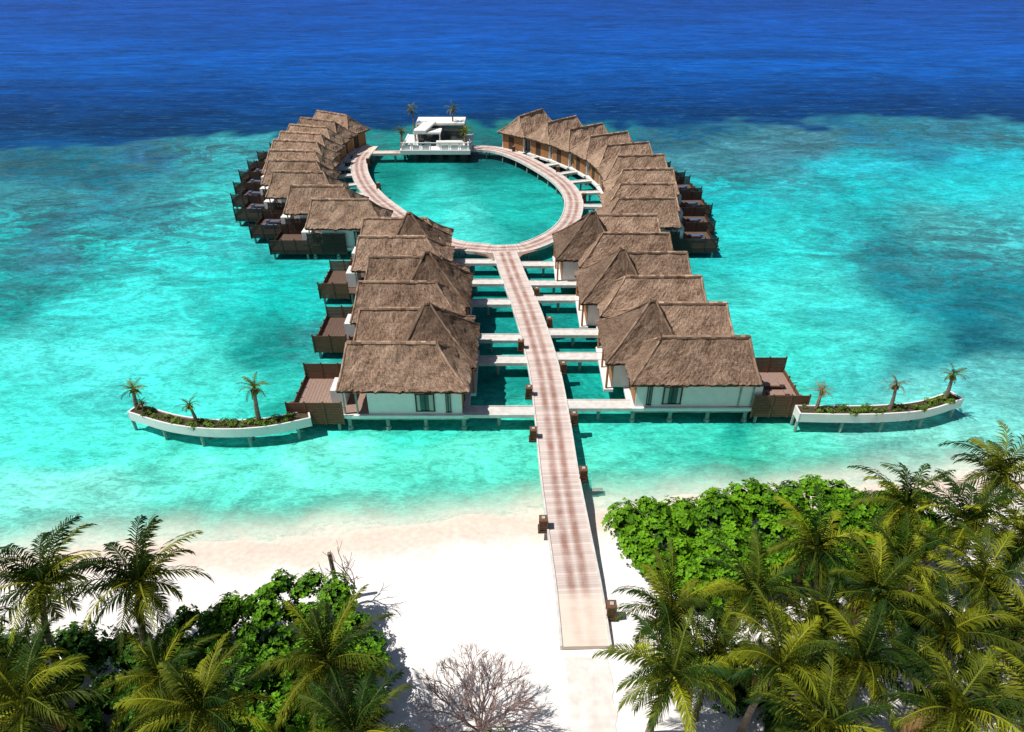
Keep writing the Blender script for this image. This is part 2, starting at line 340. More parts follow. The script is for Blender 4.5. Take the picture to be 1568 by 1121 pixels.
walkway('link_walkway',[(-24.1,119.3),(-21,119.4),(-18.6,119.5)],1.5,ZD-0.012,0)
mb=MB()
for sg in(-1,1):
    o=len(mb.v); x0=-0.9+sg*1.2
    pts=[(x0,74.6),(x0,77.6),(x0+sg*3.0,77.6 if sg<0 else 78.0),(x0+sg*1.0,76.6)]
    for z in(ZD-0.28,ZD-0.010):
        for p in pts: mb.v.append((*p,z))
    for k in range(4): mb.face((o+k,o+(k+1)%4,o+4+(k+1)%4,o+4+k))
    mb.face((o+4,o+5,o+6,o+7))
obj('fork_gusset_boardwalk',mb.mesh('gusset',[M['deck']]))
mb=MB(); pth=smooth([(4.25,22.9),(4.2,21),(4.1,18),(3.9,14),(3.8,8)]); fr=frames(pth); 
for i,(p,n,L) in enumerate(fr):
    for off in(-1.2,-0.6,0,0.6,1.2):
        k=off+0.22*noise.noise(Vector((p.x*2+off,p.y*1.3,0))); q_=p+n*k; mb.v.append((q_.x,q_.y,gzs(q_.x,q_.y)+0.03))
for i in range(len(fr)-1):
    for j in range(4): a=i*5+j; mb.face((a,a+1,a+6,a+5))
obj('sandy_footpath',mb.mesh('sandy_footpath',[basic('trodden_sand',(0.72,0.65,0.60),0.95,0.16,1.5,0.4)]))

def xmain(y):
    best=min(main_path,key=lambda p:abs(p.y-y)); return best.x

# ------------------------------------------------------------ roofs
def hip_roof(mb,x0,x1,y0,y1,ze,rx0,rx1,ry,zr,seed=0,sub=0.22,rough=1.0):
    E=[Vector((x0,y0,ze)),Vector((x1,y0,ze)),Vector((x1,y1,ze)),Vector((x0,y1,ze))]
    R0=Vector((rx0,ry,zr));R1=Vector((rx1,ry,zr))
    sides=[(E[0],E[1],R0,R1),(E[1],E[2],R1,R1),(E[2],E[3],R1,R0),(E[3],E[0],R0,R0)]
    for si,(a,b,c,d) in enumerate(sides):
        L=(b-a).length; S=((a+b)/2-(c+d)/2).length
        nu=max(6,int(L/sub)); nv=max(5,int(S/0.3)); o=len(mb.v)
        nrm=(b-a).cross(d-a); nrm.normalize()
        out=Vector((nrm.x,nrm.y,0)); 
        if out.length>0: out.normalize()
        for j in range(nv+1):
            t=j/nv
            for i in range(nu+1):
                s=i/nu; p=(a.lerp(b,s)).lerp(c.lerp(d,s),t)
                edge=min(1,min(s,1-s)*nu/2)*min(1,(nv-j)/2)
                k=noise.noise(Vector((p.x*0.9+seed,p.y*0.9,p.z*0.9)))*0.20+noise.noise(Vector((p.x*4+seed,p.y*4,p.z*4)))*0.09
                p=p+nrm*k*edge*rough - Vector((0,0,1))*0.22*math.sin(math.pi*t)*1.0
                if j==0:
                    p=p+Vector((0,0,noise.noise(Vector((p.x*5+seed,p.y*5,1)))*0.16))+out*noise.noise(Vector((p.x*6,p.y*6,seed)))*0.16
                mb.v.append(tuple(p))
        for j in range(nv):
            for i in range(nu):
                q_=o+j*(nu+1)+i
                uv=[((i)/nu*L+si*13,j/nv*S),((i+1)/nu*L+si*13,j/nv*S),((i+1)/nu*L+si*13,(j+1)/nv*S),((i)/nu*L+si*13,(j+1)/nv*S)]
                mb.face((q_,q_+1,q_+nu+2,q_+nu+1),0,uv)
        o2=len(mb.v)
        for i in range(nu+1):
            x,y,z=mb.v[o+i]; mb.v.append((x-out.x*0.12,y-out.y*0.12,z-0.26+0.10*noise.noise(Vector((x*7,y*7,seed)))))
        for i in range(nu): mb.face((o+i,o2+i,o2+i+1,o+i+1),1,[(i*.2,0),(i*.2,-.3),((i+1)*.2,-.3),((i+1)*.2,0)])
    o=len(mb.v)
    for p in E: mb.v.append((p.x*0.985+(x0+x1)/2*0.015,p.y,p.z-0.2))
    mb.face((o,o+3,o+2,o+1),1,[(0,0)]*4)
    def cap(p,q_,r):
        n=max(2,int((q_-p).length/0.4))
        for i in range(n):
            a_=p.lerp(q_,i/n); b_=p.lerp(q_,(i+1)/n); sag=lambda t:-0.22*math.sin(math.pi*t)
            za=sag(i/n) if abs(p.z-q_.z)>.5 else 0; zb=sag((i+1)/n) if abs(p.z-q_.z)>.5 else 0
            mb.tube(a_+Vector((0,0,za)),b_+Vector((0,0,zb)),r*(1+0.2*random.random()),r,7,0)
            for k in range(len(mb.uv)-8,len(mb.uv)): mb.uv[k]=[(random.random()*5,random.random()*5)]*len(mb.f[k])
    if (R0-R1).length>.1: cap(R0,R1,0.17)
    for e_,r_ in((E[0],R0),(E[3],R0),(E[1],R1),(E[2],R1)): cap(r_,e_,0.10)
M['thatch_edge']=basic('thatch_cut_edge',(0.12,0.075,0.050),0.95,0.4,12,0.3,(1,1,3))

ZE=4.25; ZR=6.85
def villa_meshes(key,W,x0,x1,rx0,rx1,dlen,front_deck=False,nvar=3):
    out={}
    out['roof']=[]
    for k in range(nvar):
        mb=MB(); hip_roof(mb,x0,x1,-W,W,ZE,rx0,rx1,0,ZR,seed=k*11.3+ord(key[0])%7); out['roof'].append(mb.mesh('thatched_roof',[M['thatch'],M['thatch_edge']]))
    wy=W-0.6; wx0=x0+0.7; wx1=3.0
    mb=MB(); mb.b2(wx0,wx1,-wy,wy,1.58,4.15)
    mb.b2(wx1,x1+0.5,-wy,-wy+0.15,1.58,3.6); mb.b2(x1-0.1,x1+1.1,-wy*0.2,wy*0.55,1.4,3.1)
    out['walls']=mb.mesh('walls',[M['white']])
    mb=MB(); mb.b2(x0+0.15,x1-0.1,-wy-0.25,wy+0.25,1.28,1.577); out['floor']=mb.mesh('floor_platform',[M['white']])
    mb=MB()
    for x in np.linspace(x0+0.6,x1-0.5,4):
        for y in(-wy,wy):
            mb.cyl(x,y,-2.8,1.28,0.17,8)
            mb.cyl(x,y,-0.3,0.35,0.26,8)
    for y in(-wy,wy): mb.b2(x0+0.3,x1-0.3,y-0.12,y+0.12,1.05,1.279)
    for x in(wx1+0.9,x1-0.25):
        for y in(-wy,wy): mb.cyl(x,y,1.57,4.2,0.09,6)
    out['stilts']=mb.mesh('stilts',[M['pile']])
    mb=MB()
    for sg in(-1,1):
        for cx,w,h in((-1.7,1.5,1.7),(-3.6,0.35,1.9)):
            zc=2.75
            mb.box(cx,sg*(wy+0.015),zc,w,0.03,h,0,1)
            mb.box(cx-w*0.33,sg*(wy+0.035),zc,w*0.22,0.02,h*0.96,0,2)
            mb.box(cx+w*0.36,sg*(wy+0.035),zc,w*0.16,0.02,h*0.96,0,2)
            for dx in(-w/2,0,w/2) if w>1 else (-w/2,w/2): mb.box(cx+dx,sg*(wy+0.05),zc,0.07,0.08,h+0.08,0,0)
            for dz in(-h/2,h/2): mb.box(cx,sg*(wy+0.052),zc+dz,w+0.12,0.085,0.07,0,0)
    out['window']=mb.mesh('windows',[M['darkwood'],M['glass'],M['curtain']])
    mb=MB(); 
    n=14
    for i in range(n):
        y=-wy+0.12+(2*wy-0.24)*(i+.5)/n
        mb.box(wx0-0.03,y,2.85,0.05,(2*wy-0.24)/n-0.03,2.5,0,0)
    mb.box(wx0-0.075,0.3,2.65,0.05,1.1,2.1,0,1)
    out['door']=mb.mesh('entrance_door_and_cladding',[M['door'],M['darkwood']])
    d0=x1-0.098; d1=x1+dlen; dz=1.35; dw=wy+0.3
    mb=MB(); nb=max(2,int((d1-d0)/0.28))
    for i in range(nb):
        xx=d0+(d1-d0)*(i+.5)/nb; mb.box(xx,0,dz-0.05,(d1-d0)/nb-0.02,2*dw,0.08)
    mb.b2(wx1+0.01,x1-0.11,-wy,wy,1.579,1.62)
    out['deck']=mb.mesh('sun_deck',[M['deck'] if front_deck else M['darkdeck']])
    mb=MB(); s0=d0 if front_deck else d0+0.8
    if key[0]=='R': s0=0.2
    def screen(xa,ya,xb,yb,z0,z1,mm=0):
        L=math.hypot(xb-xa,yb-ya); a=math.atan2(yb-ya,xb-xa); n=int((z1-z0)/0.17)
        for i in range(n): mb.box((xa+xb)/2,(ya+yb)/2,z0+0.17*(i+.5),L,0.05,0.135,a,mm)
        k=max(1,int(L/1.3))
        for i in range(k+1):
            t=i/k; mb.box(xa+(xb-xa)*t,ya+(yb-ya)*t,(z0+z1)/2,0.11,0.11,z1-z0+0.1,a,mm)
    if dlen>2:
        hi=3.0 if front_deck else 2.75
        if key[0]=='R':
            screen(s0,-dw,x1,-dw,0.75,3.5); screen(s0,dw,x1,dw,0.75,3.5); s0=x1+0.06
        screen(s0,-dw,d1,-dw,0.75,hi); screen(s0,dw,d1,dw,0.75,hi); screen(d1,-dw,d1,dw,0.75,1.9)
        for y in(-dw+0.2,dw-0.2):
            for x in(d0+0.5,d1-0.4): mb.cyl(x,y,-2.8,dz-0.1,0.14,7,1)
        mb.box(d1+0.5,0,0.6,0.9,0.9,0.08); mb.cyl(d1+0.8,0.3,-2,0.6,.07,6,1); mb.cyl(d1+0.8,-0.3,-2,0.6,.07,6,1)
    else:
        screen(d0,-dw,d1,-dw,0.9,2.3); screen(d1,-dw,d1,dw,0.9,1.9)
    out['screen']=mb.mesh('timber_screens',[M['wood'] if front_deck or key[0]=='S' else M['darkwood'],M['pile']])
    mb=MB()
    if dlen>2 :
        for yy in(-0.9,0.5):
            xx=d0+(d1-d0)*0.6
            mb.box(xx,yy,dz+0.28,1.8,0.65,0.10,0,0); mb.box(xx,yy,dz+0.37,1.7,0.58,0.08,0,1)
            mb.box(xx+0.75,yy,dz+0.5,0.45,0.58,0.08,0,1)
            for ax in(-.8,.8):
                for ay in(-.25,.25): mb.box(xx+ax,yy+ay,dz+0.12,0.07,0.07,0.24,0,0)
        out['lounger']=mb.mesh('sun_loungers',[M['wood'],M['towel'] if key[0]=='R' else M['deck']])
    return out
VA=villa_meshes('S',3.2,-5.4,5.2,-2.6,4.7,3.9)
VAR=villa_meshes('SR',3.2,-5.3,5.2,-2.6,4.7,1.6)
VF=villa_meshes('SF',3.2,-5.4,5.2,-2.6,4.7,4.4,True,2)
VB=villa_meshes('R',2.95,-5.0,4.8,-2.6,4.3,4.9)
pyr=[]
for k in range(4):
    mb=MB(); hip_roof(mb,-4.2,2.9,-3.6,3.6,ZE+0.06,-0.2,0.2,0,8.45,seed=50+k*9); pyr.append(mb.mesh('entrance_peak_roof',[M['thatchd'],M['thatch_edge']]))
mb=MB()
for i in range(22):
    mb.box(-3.4,-3.1+6.2*(i+.5)/22,2.95,0.06,6.2/22-0.03,2.75,0,0)
mb.b2(-3.36,-0.5,-3.15,3.15,1.59,4.2,1)
for y in(-3.3,0,3.3): mb.cyl(-3.9,y,1.5,4.3,0.1,6,0)
mb.b2(-4.1,-3.3,-3.5,3.5,1.3,1.585,1)
pyrw=mb.mesh('entrance_walls',[M['door'],M['white']])
cnt=[0]
def villa(V,x,y,ang,peak=None,sc=1.0,name='thatched_water_villa'):
    e=bpy.data.objects.new(name,None); col.objects.link(e); e.location=(x,y,0); e.rotation_euler=(0,0,ang); e.scale=(sc,sc,1)
    i=cnt[0]; cnt[0]+=1
    obj('thatched_roof',V['roof'][i%len(V['roof'])],e,(0,0,random.uniform(-0.06,0.06)),random.uniform(-.012,.012))
    for k,nm in(('walls','walls'),('floor','floor_platform'),('stilts','stilts'),('window','windows'),('door','entrance_door'),('deck','sun_deck'),('screen','timber_screens'),('lounger','sun_loungers')):
        if k in V and not(k=='lounger' and random.random()<0.35): obj(nm,V[k],e)
    if peak:
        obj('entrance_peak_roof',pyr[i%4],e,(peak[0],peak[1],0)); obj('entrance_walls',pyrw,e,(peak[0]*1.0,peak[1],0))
    return e
pi=math.pi
villa(VF,-8.8,47.5,pi); villa(VAR,-8.8,53.3,pi,( -1.6,2.0))
villa(VA,-9.9,58.6,pi); villa(VAR,-9.9,64.4,pi,(-1.6,2.5))
villa(VA,-12.0,69.7,pi); villa(VAR,-12.4,75.0,pi,(-1.0,2.6))
villa(VF,15.0,48.5,0); villa(VAR,14.6,54.3,0,(-2.5,-2.4))
villa(VAR,13.6,59.8,0); villa(VAR,13.4,65.4,0,(-2.5,-2.8))
villa(VAR,12.6,70.6,0); villa(VAR,12.2,76.0,0,(-3.2,-3.3))
R=[(15.8,81.7,0),(16.8,87.2,0),(17.9,93.3,2),(17.9,99.6,6),(16.9,105.6,14),(14.7,110.8,24),(11.6,115.6,33),(7.9,120.2,42),(2.8,124.4,52)]
Lf=[(-20.3,81.2,180),(-24.3,86.2,180),(-28.2,91.8,178),(-30.4,97,176),(-31.8,102,174),(-32.7,107,172),(-33,111.5,168),(-33,116,164),(-32.5,120.2,158),(-31,124.4,150)]
for x,y,a in R+Lf: villa(VB,x,y,math.radians(a))

def crosswalk(x0,y0,x1,y1,w=1.15):
    e=bpy.data.objects.new('cross_walkway',None); col.objects.link(e)
    L=math.hypot(x1-x0,y1-y0); a=math.atan2(y1-y0,x1-x0); mb=MB()
    mb.box((x0+x1)/2,(y0+y1)/2,ZD-0.13,L,w,0.22,a); c,s=math.cos(a),math.sin(a)
    for sg in(-1,1):
        mb.box((x0+x1)/2-s*sg*(w/2+.04),(y0+y1)/2+c*sg*(w/2+.04),ZD-0.1,L,0.08,0.32,a,0)
    obj('walk_slab',mb.mesh('walk_slab',[M['concrete']]),e); mb=MB()
    for t in((0.5,) if L<8 else (0.33,0.7)):
        mb.cyl(x0+(x1-x0)*t,y0+(y1-y0)*t,-2.8,ZD-0.24,0.15,8)
        mb.box(x0+(x1-x0)*t,y0+(y1-y0)*t,ZD-0.33,0.25,w,0.17,a)
    obj('piles',mb.mesh('piles',[M['pile']]),e)
for y,xe in((45.3,-4.0),(53.1,-4.0),(57.1,-5.0),(64.4,-5.0),(69.2,-7.1),(74.6,-7.3)): crosswalk(xmain(y)-1.42,y,xe,y)
for y,xe in((46.2,10.0),(53.7,8.6),(58.1,8.5),(65.3,7.4),(68.9,7.5),(73.9,6.4)): crosswalk(xmain(y)+1.42,y,xe,y)
for x,y,a in R+Lf:
    a=math.radians(a); ex,ey=x-4.8*math.cos(a),y-4.8*math.sin(a)
    p=min(ring_path,key=lambda p:(p.x-ex)**2+(p.y-ey)**2 )
    dv=Vector((ex-p.x,ey-p.y)); 
    if dv.length>1.6: dv2=dv.normalized()*1.33; crosswalk(p.x+dv2.x,p.y+dv2.y,ex,ey,1.0)

mb=MB()
for i in range(5): mb.box(0,0,0.1+0.17*i,0.5,0.5,0.12,0,0)
mb.box(0,0,0.42,0.40,0.40,0.84,0,1); mb.box(0,0,0.90,0.58,0.58,0.07,0,0); mb.box(0,0,0.97,0.22,0.22,0.08,0,2)
for a in(-.25,.25):
    for b in(-.25,.25): mb.box(a,b,0.42,0.07,0.07,0.9,0,0)
mb.box(0,0,-0.1,0.7,0.7,0.16,0,1)
bol=mb.mesh('bollard_lamp',[M['wood'],M['darkwood'],M['curtain']])
def bollard(y,sg):
    p=min(main_path,key=lambda p:abs(p.y-y)); obj('wooden_bollard_lamp',bol,None,(p.x+sg*1.7,y,ZD-0.1))
for y,sg in((32.4,-1),(25.6,1),(37.3,1),(41.9,-1),(47.6,-1),(55.2,-1),(43.9,1),(51.3,1),(59.5,1),(66,1)): bollard(y,sg)
for i in(20,45,150,175,200,225,245):
    if i<len(ring_path):
        p=ring_path[i]; obj('wooden_bollard_lamp',bol,None,(p.x+1.55,p.y,ZD-0.1))

# ------------------------------------------------------------ pool bar pavilion
e=bpy.data.objects.new('overwater_bar_pavilion',None); col.objects.link(e)
mb=MB(); mb.b2(-19,-7.4,118.6,129,1.75,2.1); mb.b2(-19.2,-7.2,118.35,118.6,1.5,2.2); mb.b2(-19.3,-19.0,118.6,129,1.5,2.2); mb.b2(-7.4,-7.15,118.6,129,1.5,2.2)
obj('platform',mb.mesh('platform',[M['white']]),e)
mb=MB()
for x in np.linspace(-18.6,-7.8,6):
    for y in(118.9,122,125,128.5): mb.cyl(x,y,-2.8,1.75,0.2,8)
obj('piles',mb.mesh('piles',[M['darkwood']]),e)
mb=MB()
for i in range(8):
    x=-19+11.6*i/7; mb.box(x,118.8,2.75,0.16,0.16,1.3)
mb.b2(-19.1,-7.3,118.7,118.9,3.3,3.42)
for i in range(7):
    if i in(3,):continue
    x=-19+11.6*(i+.5)/7; mb.box(x,118.8,2.55,1.2,0.05,0.8)
for x in(-18.9,-7.5):
    mb.box(x,121,2.5,0.08,4.4,0.8)
obj('balustrade',mb.mesh('balustrade',[M['white']]),e)
mb=MB()
mb.b2(-17.0,-8.4,124.0,128.5,5.0,5.35); mb.b2(-17.2,-12.4,121.2,124.1,4.2,4.5)
mb.b2(-17.0,-16.8,124.2,128.3,2.1,5.0); mb.b2(-8.6,-8.4,124.2,128.3,2.1,5.0); mb.b2(-16.8,-8.6,128.1,128.3,2.1,5.0)
for x in(-17.0,-12.6): 
    for y in(121.4,): mb.cyl(x,y,2.1,4.2,0.1,6)
o=len(mb.v)
for p in((-15.5,124.0,5.36),(-13.4,124.0,5.36),(-15.0,121.0,4.51),(-17.1,121.0,4.51)):
    mb.v.append(p)
for p in((-15.5,124.0,5.66),(-13.4,124.0,5.66),(-15.0,121.0,4.85),(-17.1,121.0,4.85)): mb.v.append(p)
for q_ in((0,1,2,3),(7,6,5,4),(0,4,5,1),(1,5,6,2),(2,6,7,3),(3,7,4,0)): mb.face([o+i for i in q_])
mb.b2(-13.2,-8.6,120.6,121.2,2.1,3.0); mb.b2(-13.2,-8.6,120.4,121.4,3.0,3.1)
obj('folded_roof_and_walls',mb.mesh('folded_roof',[M['white']]),e)
mb=MB(); mb.b2(-16.7,-8.7,124.6,124.7,2.1,4.95)
for i in range(4): mb.box(-16+i*2.1,122.3,2.35,1.0,1.0,0.5)
obj('dark_interior',mb.mesh('dark_interior',[M['glass']]),e)

# ------------------------------------------------------------ foliage builders
def finish_leaf(name,V,F,C,mats,MI=None):
    me=bpy.data.meshes.new(name); me.from_pydata(V,[],F)
    for m in mats: me.materials.append(m)
    if MI is not None: me.polygons.foreach_set('material_index',MI)
    ca=me.color_attributes.new('Col','FLOAT_COLOR','POINT'); ca.data.foreach_set('color',np.array(C,dtype='f').ravel()); me.update(); return me
def palm_mesh(seed,h=6.5,fl=3.3,nf=24,lean=0.8,brown=False,npos=34):
    r=random.Random(seed); V=[];F=[];C=[];MI=[]
    mb=MB(); n=9; az=r.uniform(0,6.28); prev=Vector((0,0,-0.4))
    for i in range(1,n+1):
        t=i/n; p=Vector((math.cos(az)*lean*t*t,math.sin(az)*lean*t*t,h*t)); 
        mb.tube(prev,p,0.20-0.09*(t-1/n) if i>1 else 0.28,0.20-0.09*t,8,0); prev=p
    top=prev
    V+=mb.v; F+=mb.f; C+=[(0.2,0.16,0.12,1)]*len(mb.v); MI+=[0]*len(mb.f)
    for k in range(nf):
        t=k/nf; a=k*2.399+r.uniform(-.3,.3)
        el=math.radians(78-t*116+r.uniform(-12,12)); L=fl*(0.70+0.38*math.sin(math.pi*min(1,t+0.2)))*r.uniform(.8,1.12)
        tone=r.random()
        if t>0.86 and r.random()<0.6: base=(0.20,0.12,0.045)
        elif brown: base=(0.20+0.05*tone,0.13+0.03*tone,0.07)
        else:
            g0=(0.010,0.038,0.005); g1=(0.22,0.245,0.012); w=min(1,max(0,tone**1.9*1.08)); base=tuple(g0[i]*(1-w)+g1[i]*w for i in range(3))
        pts=[];p=top.copy(); e_=el; NS=npos; ds=L/NS; bend=math.radians(r.uniform(60,110))/NS
        side=Vector((-math.sin(a),math.cos(a),0)); tw=r.uniform(-0.7,0.7)
        for i in range(NS+1):
            d=Vector((math.cos(a)*math.cos(e_),math.sin(a)*math.cos(e_),math.sin(e_))); pts.append((p.copy(),d)); p=p+d*ds; e_-=bend*(0.4+1.3*i/NS)
        o=len(V)
        for i,(p,d) in enumerate(pts):
            w=0.045*(1-i/NS)+0.008; V+=[tuple(p+side*w),tuple(p-side*w)]; C+=[(base[0]*1.3+0.05,base[1]*1.2+0.045,base[2]+.008,1)]*2
        for i in range(NS): F.append((o+2*i,o+2*i+1,o+2*i+3,o+2*i+2)); MI.append(1)
        for i in range(3,NS+1):
            s=i/NS; p,d=pts[i]; up=side.cross(d)*-1
            if up.z<0: up=-up
            ll=(0.66*math.sin(math.pi*min(1,0.18+0.75*s))**0.8+0.10)*fl/3.3
            for sg in(-1,1):
                if r.random()<0.06: continue
                dr=(side*sg*(0.95-0.45*s)+d*(0.45+0.65*s)+up*(0.08+tw*sg*0.5)+Vector((r.uniform(-.10,.10),r.uniform(-.10,.10),r.uniform(-.14,.10)))).normalized()
                l_=ll*r.uniform(.75,1.15); m1=p+dr*l_*0.5; dn=(dr+Vector((0,0,-0.6-0.5*r.random()))).normalized(); tip=m1+dn*l_*0.55
                wv=(d*0.040+up*0.012)*fl/3.3; o=len(V); sh=r.uniform(.65,1.3)*(0.7+0.45*s)
                V+=[tuple(p-wv*.6),tuple(p+wv*.6),tuple(m1-wv),tuple(m1+wv),tuple(tip)]
                c=(base[0]*sh,base[1]*sh,base[2]*sh,1); c2=(base[0]*sh*1.2+.008,base[1]*sh*1.12+.005,base[2]*sh,1); C+=[c,c,c,c,c2]
                F+=[(o,o+1,o+3,o+2),(o+2,o+3,o+4)]; MI+=[1,1]
    mb=MB()
    for k in range(6):
        a=r.uniform(0,6.28); c=top+Vector((math.cos(a)*.22,math.sin(a)*.22,-0.25-0.1*r.random())); mb.tube(c+Vector((0,0,.12)),c-Vector((0,0,.12)),0.1,0.1,6,0)
    o=len(V); V+=mb.v; F+=[tuple(o+i for i in f) for f in mb.f]; C+=[(0.12,0.10,0.02,1)]*len(mb.v); MI+=[1]*len(mb.f)
    return finish_leaf('palm_tree',V,F,C,[M['trunk'],M['frond']],MI), top
PV=[palm_mesh(100+i,h=6.6,fl=3.4,nf=[28,25,30,26,29,24][i],lean=[.3,.9,.5,1.1,.2,.7][i]) for i in range(6)]
def palm(x,y,zc,i=None,s=1.0,name='coconut_palm_tree'):
    i=random.randrange(6) if i is None else i; me,top=PV[i]; rz=random.uniform(0,6.28)
    g=max(0,gzs(x,y)); szz=(zc-g)/top.z
    c,sn=math.cos(rz),math.sin(rz); tx,ty=top.x*s,top.y*s
    return obj(name,me,None,(x-(tx*c-ty*sn),y-(tx*sn+ty*c),g),rz,(s,s,szz if abs(szz-s)<0.25 else max(0.8*s,min(1.25*s,szz))))
for x,y,z,s in((-23.4,22.4,8.2,1.12),(-18.6,22.5,8.2,1.12),(-8.3,18.2,8,1.0),(-13.1,16.0,8,.95),(-20.6,16.2,8.2,1.05),(-6.4,14.9,8,.9),(-26.4,19.4,7.6,1.05),(-16.6,18.8,6.0,.85),(-23.4,18.0,6.6,.9),
  (22.3,28,8,.95),(29.1,30.4,8.2,1.05),(25.1,26.7,8,1),(16.1,24.8,8,.95),(12.0,21.9,8,.95),(17.9,21.8,8.1,1.0),(7.6,20.8,7.9,.90),(23.6,22.7,8,1.0),(7.1,17.6,8,1.0),(11.9,17.9,8.2,.95),(14.6,20.2,7.2,.85),(20.6,24.4,7.2,.85),
  (15.6,18.0,8.2,.95),(20.2,19.6,8,.95),(24.6,19.2,8.2,1.0),(18.3,15.8,8.4,1.0),(22.3,16.2,8.3,1.0),(12.6,15.0,8.2,1),(27.6,25.2,8,1.0),(28.8,21,8,1),(32,27.5,8,1),(9.4,19.2,6.6,.8)):
    palm(x,y,z,None,s)
PS=[palm_mesh(300+i,h=2.6,fl=1.35,nf=14,lean=.25,brown=(i==2),npos=20) for i in range(3)]
def spalm(x,y,z,i,s=1.0,hs=1.0,name='young_palm_tree'):
    obj(name,PS[i][0],None,(x,y,z),random.uniform(0,6),(s,s,hs))
PB=[palm_mesh(400+i,h=5.4,fl=1.8,nf=16,lean=.3,npos=20) for i in range(2)]
obj('coconut_palm_tree',PB[0][0],None,(-17.3,124.5,2.0),1.0); obj('coconut_palm_tree',PB[1][0],None,(-10.6,125.5,2.0),2.0)
spalm(-19.4,121.5,2.0,0,1.3,1.0); spalm(-8.0,120.8,2.0,1,1.4,1.0); spalm(-8.4,123.5,2.0,0,1.2,.9)

def bush_mesh(name,lumps,dens=55,ls=0.17,g0=(0.018,0.055,0.006),g1=(0.085,0.20,0.012),seed=0,core=True,skip=.78):
    r=np.random.default_rng(seed); V=[];F=[];C=[];MI=[]
    L=np.array(lumps)
    for li,(cx,cy,cz,rad) in enumerate(lumps):
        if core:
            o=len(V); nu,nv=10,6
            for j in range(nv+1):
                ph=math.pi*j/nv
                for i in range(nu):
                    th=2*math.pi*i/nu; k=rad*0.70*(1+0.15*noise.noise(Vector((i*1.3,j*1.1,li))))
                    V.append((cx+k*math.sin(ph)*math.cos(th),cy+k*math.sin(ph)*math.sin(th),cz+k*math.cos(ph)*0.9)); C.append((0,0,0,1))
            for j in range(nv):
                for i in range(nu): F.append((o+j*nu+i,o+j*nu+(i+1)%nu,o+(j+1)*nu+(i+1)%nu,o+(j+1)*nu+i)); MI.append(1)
        n=int(dens*rad*rad); tone_l=r.random()*0.55
        for k in range(n):
            d=r.normal(size=3); d/=np.linalg.norm(d)
            if d[2]<-0.35: d[2]*=-1
            kk=rad*(0.74+0.32*r.random()+0.30*noise.noise(Vector((d[0]*2.6+li*3,d[1]*2.6,d[2]*2.6))))
            p=np.array((cx,cy,cz))+d*kk*np.array((1,1,.92))
            dd=np.linalg.norm(L[:,:3]-p,axis=1)<L[:,3]*skip; dd[li]=False
            if dd.any(): continue
            ax=Vector(d)+Vector((0,0,0.35)); ax.normalize(); a=ax.orthogonal().normalized(); b=ax.cross(a)
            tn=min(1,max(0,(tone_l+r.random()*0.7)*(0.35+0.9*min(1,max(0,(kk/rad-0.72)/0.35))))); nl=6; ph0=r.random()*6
            for q_ in range(nl):
                th=ph0+q_*2*math.pi/nl+r.random()*.5; dr=(a*math.cos(th)+b*math.sin(th))+ax*(0.05+0.7*r.random()); dr.normalize()
                sd=dr.cross(ax).normalized(); l_=ls*(0.7+0.7*r.random()); w=l_*0.33
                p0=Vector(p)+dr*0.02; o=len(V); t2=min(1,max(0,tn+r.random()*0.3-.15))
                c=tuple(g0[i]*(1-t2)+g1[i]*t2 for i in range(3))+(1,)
                V+=[tuple(p0),tuple(p0+dr*l_*.55+sd*w),tuple(p0+dr*l_-ax*0.1*l_),tuple(p0+dr*l_*.55-sd*w)]; C+=[c]*4; F.append((o,o+1,o+2,o+3)); MI.append(0)
    return finish_leaf(name,V,F,C,[M['leaf'],M['core']],MI)
def lumps_in(poly,n,rmin,rmax,ztop,seed,zr=(0.45,1.0)):
    r=random.Random(seed); xs_=[p[0] for p in poly]; ys_=[p[1] for p in poly]; out=[]
    def inside(x,y):
        c=False; j=len(poly)-1
        for i in range(len(poly)):
            xi,yi=poly[i];xj,yj=poly[j]
            if (yi>y)!=(yj>y) and x<(xj-xi)*(y-yi)/(yj-yi)+xi: c=not c
            j=i
        return c
    tries=0
    while len(out)<n and tries<20000:
        tries+=1; x=r.uniform(min(xs_),max(xs_)); y=r.uniform(min(ys_),max(ys_))
        if not inside(x,y): continue
        rd=r.uniform(rmin,rmax)
        if any(math.hypot(x-o[0],y-o[1])<0.55*(rd+o[3]) for o in out): continue
        z=1.2+(ztop-rd-1.2)*r.uniform(*zr); out.append((x,y,max(z,0.9),rd))
    return out
lm=lumps_in([(6.7,32.6),(8.6,27.6),(9.3,26),(13,26),(20,27.5),(27,29),(27.5,33.6),(22,34.3),(16.5,34.2),(11.5,33.2)],120,0.55,1.5,4.6,1,(.35,1))
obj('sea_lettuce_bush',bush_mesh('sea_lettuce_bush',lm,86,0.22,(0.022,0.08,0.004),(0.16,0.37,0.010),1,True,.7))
lm=lumps_in([(-18.5,23.0),(-16.0,24.2),(-13.3,26.2),(-10.3,26.0),(-7.6,22.9),(-6.7,20.2),(-9,17),(-14,16),(-19,19)],95,0.5,1.3,5.2,2,(.35,1))
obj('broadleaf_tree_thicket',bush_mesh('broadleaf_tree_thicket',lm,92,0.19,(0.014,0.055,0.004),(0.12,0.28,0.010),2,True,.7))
lm=lumps_in([(-32,24),(-24,23.2),(-18,23),(-14,17),(-8,16),(-6.5,12),(-32,12)],110,0.7,1.3,4.6,3)
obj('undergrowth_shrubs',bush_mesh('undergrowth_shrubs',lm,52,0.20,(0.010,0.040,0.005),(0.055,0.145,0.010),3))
lm=lumps_in([(10,24.5),(15,26),(20,26.5),(30,28),(31,15),(22,12),(9,12.5),(11,18)],52,0.7,1.3,3.0,4)
